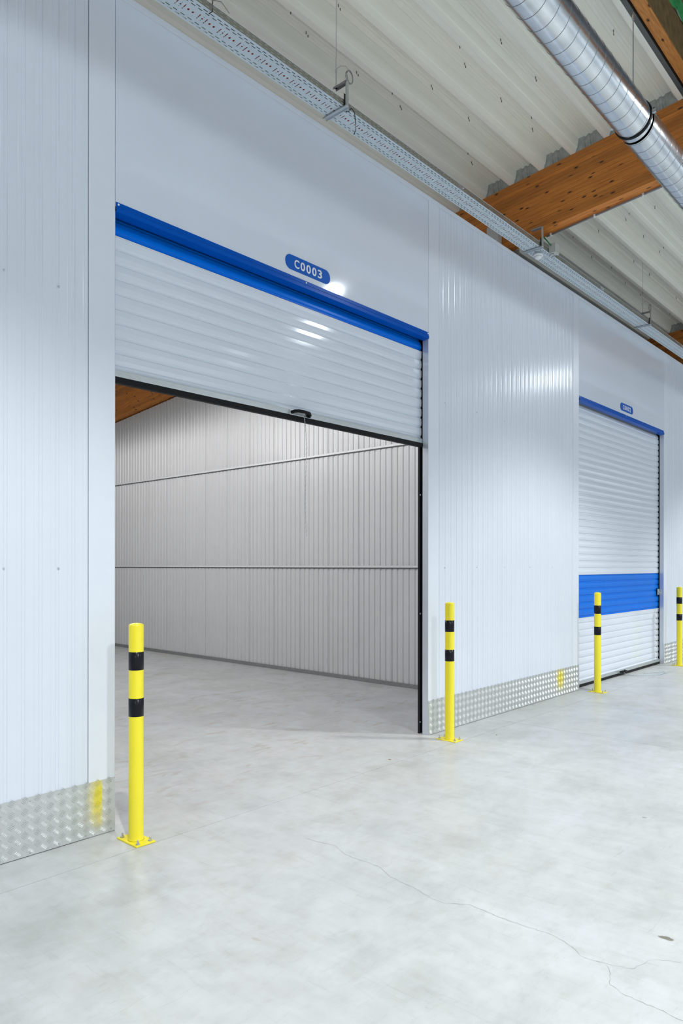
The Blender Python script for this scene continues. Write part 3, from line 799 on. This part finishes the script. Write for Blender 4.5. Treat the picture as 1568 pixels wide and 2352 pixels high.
# steel post at the beam above the partition end
ps = MB().box(6.955, 7.044, 0.26, 0.40, 0, 5.27).put('steel_post', 'post_white'); bevel(ps, 0.003, 1)
tag(ps, 'pale square post beside the timber beam, its top seen over the wall', 'post')

# ------------------------------------------------------------------ roller doors
CP = 0.0870
def curtain_path(total_from, total_to, offset, zc=3.475, yf=0.075, rad=0.165):
    """s (height on the curtain) -> (y, z, normal) ; the curtain rises to zc then wraps over the drum"""
    def f(s, d):
        z = s + offset
        if z <= zc: return (yf - d, z)
        a = (z-zc)/rad
        r = rad + d
        return (yf+rad - r*math.cos(a), zc + r*math.sin(a))
    return f
def curtain(parent, xa, xb, s0, s1, offset, m, name):
    one = [(0.0, 0.0), (0.004, -0.008), (0.017, -0.008), (0.024, 0.0)]
    prof = []
    k0 = int(math.floor(s0/CP)); s = k0*CP
    while s < s1+CP:
        for a, d in one: prof.append((s+a, d))
        prof.append((s+0.052, 0.0025))
        s += CP
    prof = [p_ for p_ in prof if s0-1e-6 <= p_[0] <= s1+1e-6]
    if prof[0][0] > s0: prof.insert(0, (s0, prof[0][1]))
    if prof[-1][0] < s1: prof.append((s1, prof[-1][1]))
    prof = rounded(prof, 0.003, 3)
    f = curtain_path(s0, s1, offset)
    # dense enough on the drum
    pp = []
    for (a, b) in zip(prof, prof[1:]):
        n = max(1, int((b[0]-a[0])/0.012)) if a[0]+offset > 3.41 else 1
        for i in range(n): pp.append((a[0]+(b[0]-a[0])*i/n, a[1]+(b[1]-a[1])*i/n))
    pp.append(prof[-1])
    L = [f(*q) for q in pp]; n = len(L)
    vs = [(xa, y_, z_) for y_, z_ in L] + [(xb, y_, z_) for y_, z_ in L]
    me = bpy.data.meshes.new(name); me.from_pydata(vs, [], [(i, i+1, n+i+1, n+i) for i in range(n-1)]); me.update()
    for p in me.polygons: p.use_smooth = True
    o = link(name, me, parent, m)
    wn = o.modifiers.new('normals', 'WEIGHTED_NORMAL'); wn.mode = 'FACE_AREA'; wn.weight = 60; wn.keep_sharp = True
    return o
def roller_door(idx, D, offset, raised):
    a, b = D
    d = empty('door_%d' % idx); tag(d, kind='structure')
    xa, xb = a-0.012, b+0.004
    top = 3.50+0.165*2.2
    segs = [(0.045, 0.862, 'curtain_white', 'white_curtain'), (0.862, 1.41, 'curtain_blue', 'blue_curtain'), (1.41, 5.0, 'curtain_white', 'white_curtain')]
    for s0, s1, m, nm in segs:
        e = min(s1, top-offset)
        if e > s0: curtain(d, xa, xb, s0, e, offset, m, nm)
    # seam strip
    if offset+0.862 < 3.5:
        MB().box(xa, xb, 0.070, 0.0735, offset+0.858, offset+0.866).put('seam_strip', 'rail_white', d)
    # edge tapes squashed into the corrugations
    for xx in (xa+0.05, xb-0.075):
        if not raised: MB().box(xx, xx+0.028, 0.0745, 0.0755, offset+0.06, offset+0.80).put('edge_tape', 'plastic_grey', d)
    # bottom bar and rubber
    z = offset
    bb = MB().prism([(0.060, z+0.034), (0.055, z+0.038), (0.055, z+0.074), (0.062, z+0.078), (0.084, z+0.078), (0.084, z+0.034)], xa, xb-0.012).put('bottom_bar', 'aluminium', d); bevel(bb, 0.001, 1)
    rs = MB().prism([(0.052, z+0.006), (0.052, z+0.034), (0.096, z+0.034), (0.096, z+0.006), (0.088, z), (0.060, z)], xa, xb-0.004).put('rubber_seal', 'rubber_black', d); bevel(rs, 0.002, 2)
    # handle
    cx = a+(b-a)*0.497
    hd = MB(); hw = 0.085
    pts = [(cx-hw, 0.050, z+0.052), (cx-hw+0.008, 0.022, z+0.058), (cx-hw+0.03, 0.004, z+0.060), (cx, 0.0, z+0.060), (cx+hw-0.03, 0.004, z+0.058), (cx+hw-0.008, 0.018, z+0.050), (cx+hw, 0.046, z+0.046)]
    hd.tube(pts, 0.012, 10)
    hd.box(cx+hw-0.02, cx+hw+0.010, 0.030, 0.054, z+0.036, z+0.068)
    h_ = hd.put('handle', 'rubber_black', d); smooth_by_angle(h_, 50)
    bevel(MB().prism([(0.046, z+0.034), (0.055, z+0.034), (0.055, z+0.074), (0.046, z+0.070)], cx-hw-0.02, cx+hw+0.015).put('handle_plate', 'aluminium', d), 0.003, 2)
    MB().tube([(cx+0.025+0.010*math.cos(t*PI/6), 0.030, z+0.040+0.012*math.sin(t*PI/6)) for t in range(13)], 0.0025, 6).put('handle_ring', 'steel_bolt', d)
    # guides (channels behind the reveal)
    for sgn, xg in ((1, b), (-1, a)):
        g = MB()
        def bx(u0, u1, y0, y1):
            x0, x1 = sorted((xg+sgn*u0, xg+sgn*u1)); g.box(x0, x1, y0, y1, 0.0, 3.66)
        bx(0.004, 0.058, 0.098, 0.103)      # back lip
        bx(0.054, 0.058, 0.060, 0.098)      # web
        bx(0.010, 0.058, 0.056, 0.060)      # front lip
        bx(0.004, 0.008, 0.092, 0.112)
        go = g.put('guide_rail', 'guide_black', d)
        for zz in (0.10, 1.085, 2.165, 3.30):
            MB().lathe([(0, -0.005), (0.007, -0.004), (0.010, 0)], 12, (xg+sgn*0.026, 0.098, zz), 'y').put('screw', 'steel_bolt', go)
    # blue header flashing: top leg on the wall, shallow drip fold, return inwards
    hf = MB().prism([(-0.0075, 3.552), (-0.0075, 3.612), (-0.0055, 3.612), (-0.0055, 3.578), (0.0, 3.576)][:0] or
                    [(-0.0085, 3.612), (-0.0060, 3.612), (-0.0060, 3.584), (-0.0110, 3.578), (-0.0110, 3.558), (0.052, 3.552), (0.052, 3.548), (-0.0140, 3.554), (-0.0140, 3.580), (-0.0085, 3.586)], a+0.004, b-0.001)
    h2 = hf.put('header_flashing', 'header_blue', d); bevel(h2, 0.0008, 1)
    for xx in (a+0.02, (a+b)/2, b-0.012):
        MB().lathe([(0, -0.003), (0.006, -0.002), (0.007, 0.001)], 10, (xx, -0.0085, 3.600), 'y').put('rivet', 'plastic_white', h2)
    # drum behind the curtain, with added dark plates that keep the gap above it black
    MB().box(a-0.06, b+0.06, 0.056, 0.43, 3.70, 3.704).box(a-0.06, b+0.06, 0.426, 0.43, 3.45, 3.70).put('drum_backing', 'guide_black', d)
    MB().lathe([(0.05, a-0.03), (0.140, a-0.03), (0.140, b+0.03), (0.05, b+0.03)], 28, (0, 0.075+0.165, 3.475), 'x').put('drum', 'cable_black', d, smooth=False)
    return d, cx
d1, c1 = roller_door(1, D1, 2.590, True)
d2, c2 = roller_door(2, D2, 0.0, False)
d3, c3 = roller_door(3, D3, 0.0, False)
# latch on door 2
lt = bevel(MB().box(11.455, 11.535, 0.052, 0.066, 1.075, 1.165).put('latch', 'aluminium', d2), 0.003, 1)
MB().box(11.50, 11.545, 0.038, 0.052, 1.10, 1.125).lathe([(0.004, -0.02), (0.012, -0.018), (0.012, 0)], 10, (11.495, 0.052, 1.12), 'y').put('latch_bolt', 'zinc', lt)
MB().box(11.445, 11.456, 0.058, 0.070, 1.06, 1.18).put('latch_frame', 'rubber_black', lt)

# pull ropes (two twisted strands, as in the photograph white with blue flecks)
def rope(pts, r, lab):
    rr = empty('pull_rope', pts[0]); tag(rr, lab, 'rope')
    P_ = [Vector(p_)-Vector(pts[0]) for p_ in pts]
    dense = []
    for a_, b_ in zip(P_, P_[1:]):
        n = max(1, int((b_-a_).length/0.006))
        for i in range(n): dense.append(a_.lerp(b_, i/n))
    dense.append(P_[-1])
    acc = 0
    A, B = [], []
    for i, q in enumerate(dense):
        if i: acc += (q-dense[i-1]).length
        d_ = (dense[min(i+1, len(dense)-1)]-dense[max(0, i-1)]).normalized()
        u = d_.cross(Vector((0.3, 1, 0.2))).normalized(); v = d_.cross(u)
        t = acc*2*PI/0.034
        o_ = u*math.cos(t)*r*0.8 + v*math.sin(t)*r*0.8
        A.append(q+o_); B.append(q-o_)
    MB().tube(A, r, 5).put('white_strand', 'rope_white', rr, smooth=True)
    MB().tube(B, r*0.95, 5).put('blue_strand', 'rope_blue', rr, smooth=True)
rope([(c1+0.025, 0.028, 2.618), (c1+0.03, 0.020, 2.55), (c1+0.042, 0.02, 2.40), (c1+0.035, 0.022, 2.20), (c1+0.028, 0.02, 1.95), (c1+0.034, 0.02, 1.80), (c1+0.040, 0.02, 1.74)], 0.0017, 'thin blue and white rope hanging from the half-open door handle')
rope([(c2+0.025, 0.024, 0.030), (c2+0.03, -0.01, 0.006), (c2+0.05, -0.10, 0.006), (c2+0.16, -0.23, 0.006), (c2+0.36, -0.33, 0.006), (c2+0.62, -0.34, 0.006), (c2+0.72, -0.28, 0.006), (c2+0.60, -0.21, 0.006), (c2+0.45, -0.17, 0.006), (c2+0.38, -0.12, 0.006)], 0.0026, 'thin rope looped on the floor in front of the closed blue-banded door')

# ------------------------------------------------------------------ signs
def text_mesh(body, h):
    cu = bpy.data.curves.new('letters', 'FONT'); cu.body = body; cu.size = 1.0; cu.extrude = 0.0
    cu.align_x = 'CENTER'; cu.align_y = 'CENTER'; cu.resolution_u = 6
    cu.space_character = 1.0; cu.offset = 0.02
    o = bpy.data.objects.new('tmp_letters', cu); C.objects.link(o)
    dg = bpy.context.evaluated_depsgraph_get()
    me = bpy.data.meshes.new_from_object(o.evaluated_get(dg)); bpy.data.objects.remove(o)
    return me
def sign(cx, txt, lab):
    s_ = empty('unit_number_sign', (cx, -0.0052, 3.706)); tag(s_, lab, 'sign')
    W_, H_ = 0.466, 0.106; r = H_/2*0.98
    poly = []
    for (ox, oz, a0) in ((W_/2-r, H_/2-r, 0), (-W_/2+r, H_/2-r, 90), (-W_/2+r, -H_/2+r, 180), (W_/2-r, -H_/2+r, 270)):
        for i in range(13):
            a_ = math.radians(a0+90*i/12); poly.append((ox+r*math.cos(a_), oz+r*math.sin(a_)))
    n = len(poly)
    mb = MB().add([(x_, -0.003, z_) for x_, z_ in poly]+[(x_, 0, z_) for x_, z_ in poly], [tuple(range(n)), tuple(range(n, 2*n))[::-1]]+[(i, (i+1) % n, n+(i+1) % n, n+i) for i in range(n)])
    mb.put('sign_plate', 'sign_blue', s_)
    for i, ch in enumerate(txt):
        me = text_mesh(ch, 0.06)
        xs_ = [v.co.x for v in me.vertices]; ys_ = [v.co.y for v in me.vertices]
        sx = (0.050 if ch == 'C' else 0.046)/(max(xs_)-min(xs_)); sy = 0.063/(max(ys_)-min(ys_))
        mx, my = (max(xs_)+min(xs_))/2, (max(ys_)+min(ys_))/2
        for v in me.vertices: v.co = Vector(((v.co.x-mx)*sx + (i-2)*0.0600, -0.0036, (v.co.y-my)*sy))
        me.materials.clear(); me.materials.append(M['letter_white'])
        o = link('letter', me, s_)
        md = o.modifiers.new('t', 'SOLIDIFY'); md.thickness = 0.0006; md.offset = 0
sign(3.743, 'C0003', 'blue pill-shaped sign reading C0003 over the half-open roller door')
sign(10.012, 'C0002', 'small blue pill-shaped sign reading C0002 over the closed roller door')

# ------------------------------------------------------------------ bollards
def make_bollard(lab):
    b = empty('bollard', (0, 0, 0)); tag(b, lab, 'bollard', 'yellow bollards along the wall')
    bevel(MB().box(-0.060, 0.060, -0.100, 0.100, 0, 0.008).put('base_plate', 'yellow_paint', b), 0.0012, 1)
    R_ = 0.0405
    MB().lathe([(R_+0.005, 0.008), (R_+0.001, 0.014), (R_, 0.02), (R_, 1.188), (R_-0.002, 1.194), (R_-0.010, 1.199), (R_-0.025, 1.2025), (0, 1.204)], 48).put('post', 'yellow_paint', b, smooth=True)
    for z0, z1 in ((0.945, 1.045), (0.690, 0.790)):
        MB().lathe([(R_+0.0001, z0), (R_+0.0008, z0+0.0004), (R_+0.0008, z1-0.0004), (R_+0.0001, z1)], 48).put('black_band', 'tape_black', b, smooth=True)
    for sx in (-1, 1):
        for sy in (-1, 1):
            x_, y_ = sx*0.038, sy*0.078
            MB().lathe([(0.0125, 0.008), (0.0125, 0.0105)], 16, (x_, y_, 0)).lathe([(0.0090, 0.0105), (0.0090, 0.0185), (0.007, 0.0195)], 6, (x_, y_, 0)).lathe([(0.0050, 0.019), (0.0050, 0.031), (0.0035, 0.033), (0, 0.0332)], 10, (x_, y_, 0)).put('anchor_bolt', 'steel_bolt', b)
    return b
def copy_tree(o):
    c = o.copy(); C.objects.link(c)
    for ch in o.children:
        k = ch.copy(); C.objects.link(k); k.parent = c
    return c
labs = ['nearest yellow bollard with two black bands, left side of the open doorway',
        'yellow bollard with two black bands between the open doorway and the ribbed pier',
        'yellow bollard with two black bands in front of the closed blue-banded door',
        'yellow bollard cut off by the right edge of the photo']
b0 = make_bollard(labs[0]); b0.location = (2.168, -0.233, 0)
for lab, x_ in zip(labs[1:], (5.262, 8.455, 11.535)):
    c = copy_tree(b0); c.location = (x_, -0.238, 0); c['label'] = lab

# ------------------------------------------------------------------ high-bay lamps (outside the frame, they light the hall)
def lamp(x, y, z, lab, ztop):
    l = empty('high_bay_lamp', (x, y, z)); tag(l, lab, 'lamp', 'high bay lamps of the hall')
    MB().lathe([(0.10, 0.26), (0.10, 0.10), (0.15, 0.08), (0.21, -0.02), (0.205, -0.02), (0.145, 0.075), (0.0, 0.09)], 32, (0, 0, 0.14)).put('housing', 'conduit_grey', l, smooth=False)
    MB().tube([(0, 0, 0.40), (0, 0, ztop-z)], 0.004, 6).put('hanging_rod', 'zinc', l)
for i, x in enumerate(LAMP_XS[1:4]):
    lamp(x, LAMP_Y, LAMP_Z, ['grey high bay lamp above the left pier', 'grey high bay lamp above the ribbed pier', 'grey high bay lamp beyond the closed roller door'][i], 6.75)
tl = empty('tube_lamp', (4.0, 4.6, 4.225), (-TILT, 0, 0)); tag(tl, 'long tube lamp under the roof of the open unit', 'lamp')
bevel(MB().box(-0.08, 0.08, -2.75, 2.75, 0.004, 0.07).put('lamp_housing', 'plastic_white', tl), 0.006, 2)
for yy in (-2.2, 2.2): MB().tube([(0, yy, 0.07), (0, yy, 1.12)], 0.003, 6).put('hanging_wire', 'zinc', tl)

# crumbs on the floor
for x_, y_, r_, lab in ((5.698, -0.451, 0.5, 'tiny brown dry leaf on the floor beyond the second bollard'), (4.406, -0.251, 2.0, 'tiny brown dry leaf on the floor in front of the open doorway')):
    lf = MB().add([(-0.014, 0, 0.001), (0, -0.006, 0.003), (0.016, 0.002, 0.001), (0, 0.007, 0.004), (0.0, 0.0, 0.0)], [(0, 1, 3), (1, 2, 3), (0, 4, 1), (4, 2, 1)]).put('dry_leaf', 'leaf_brown', None, loc=(x_, y_, 0.0005), rot=(0, 0, r_))
    tag(lf, lab, 'leaf')
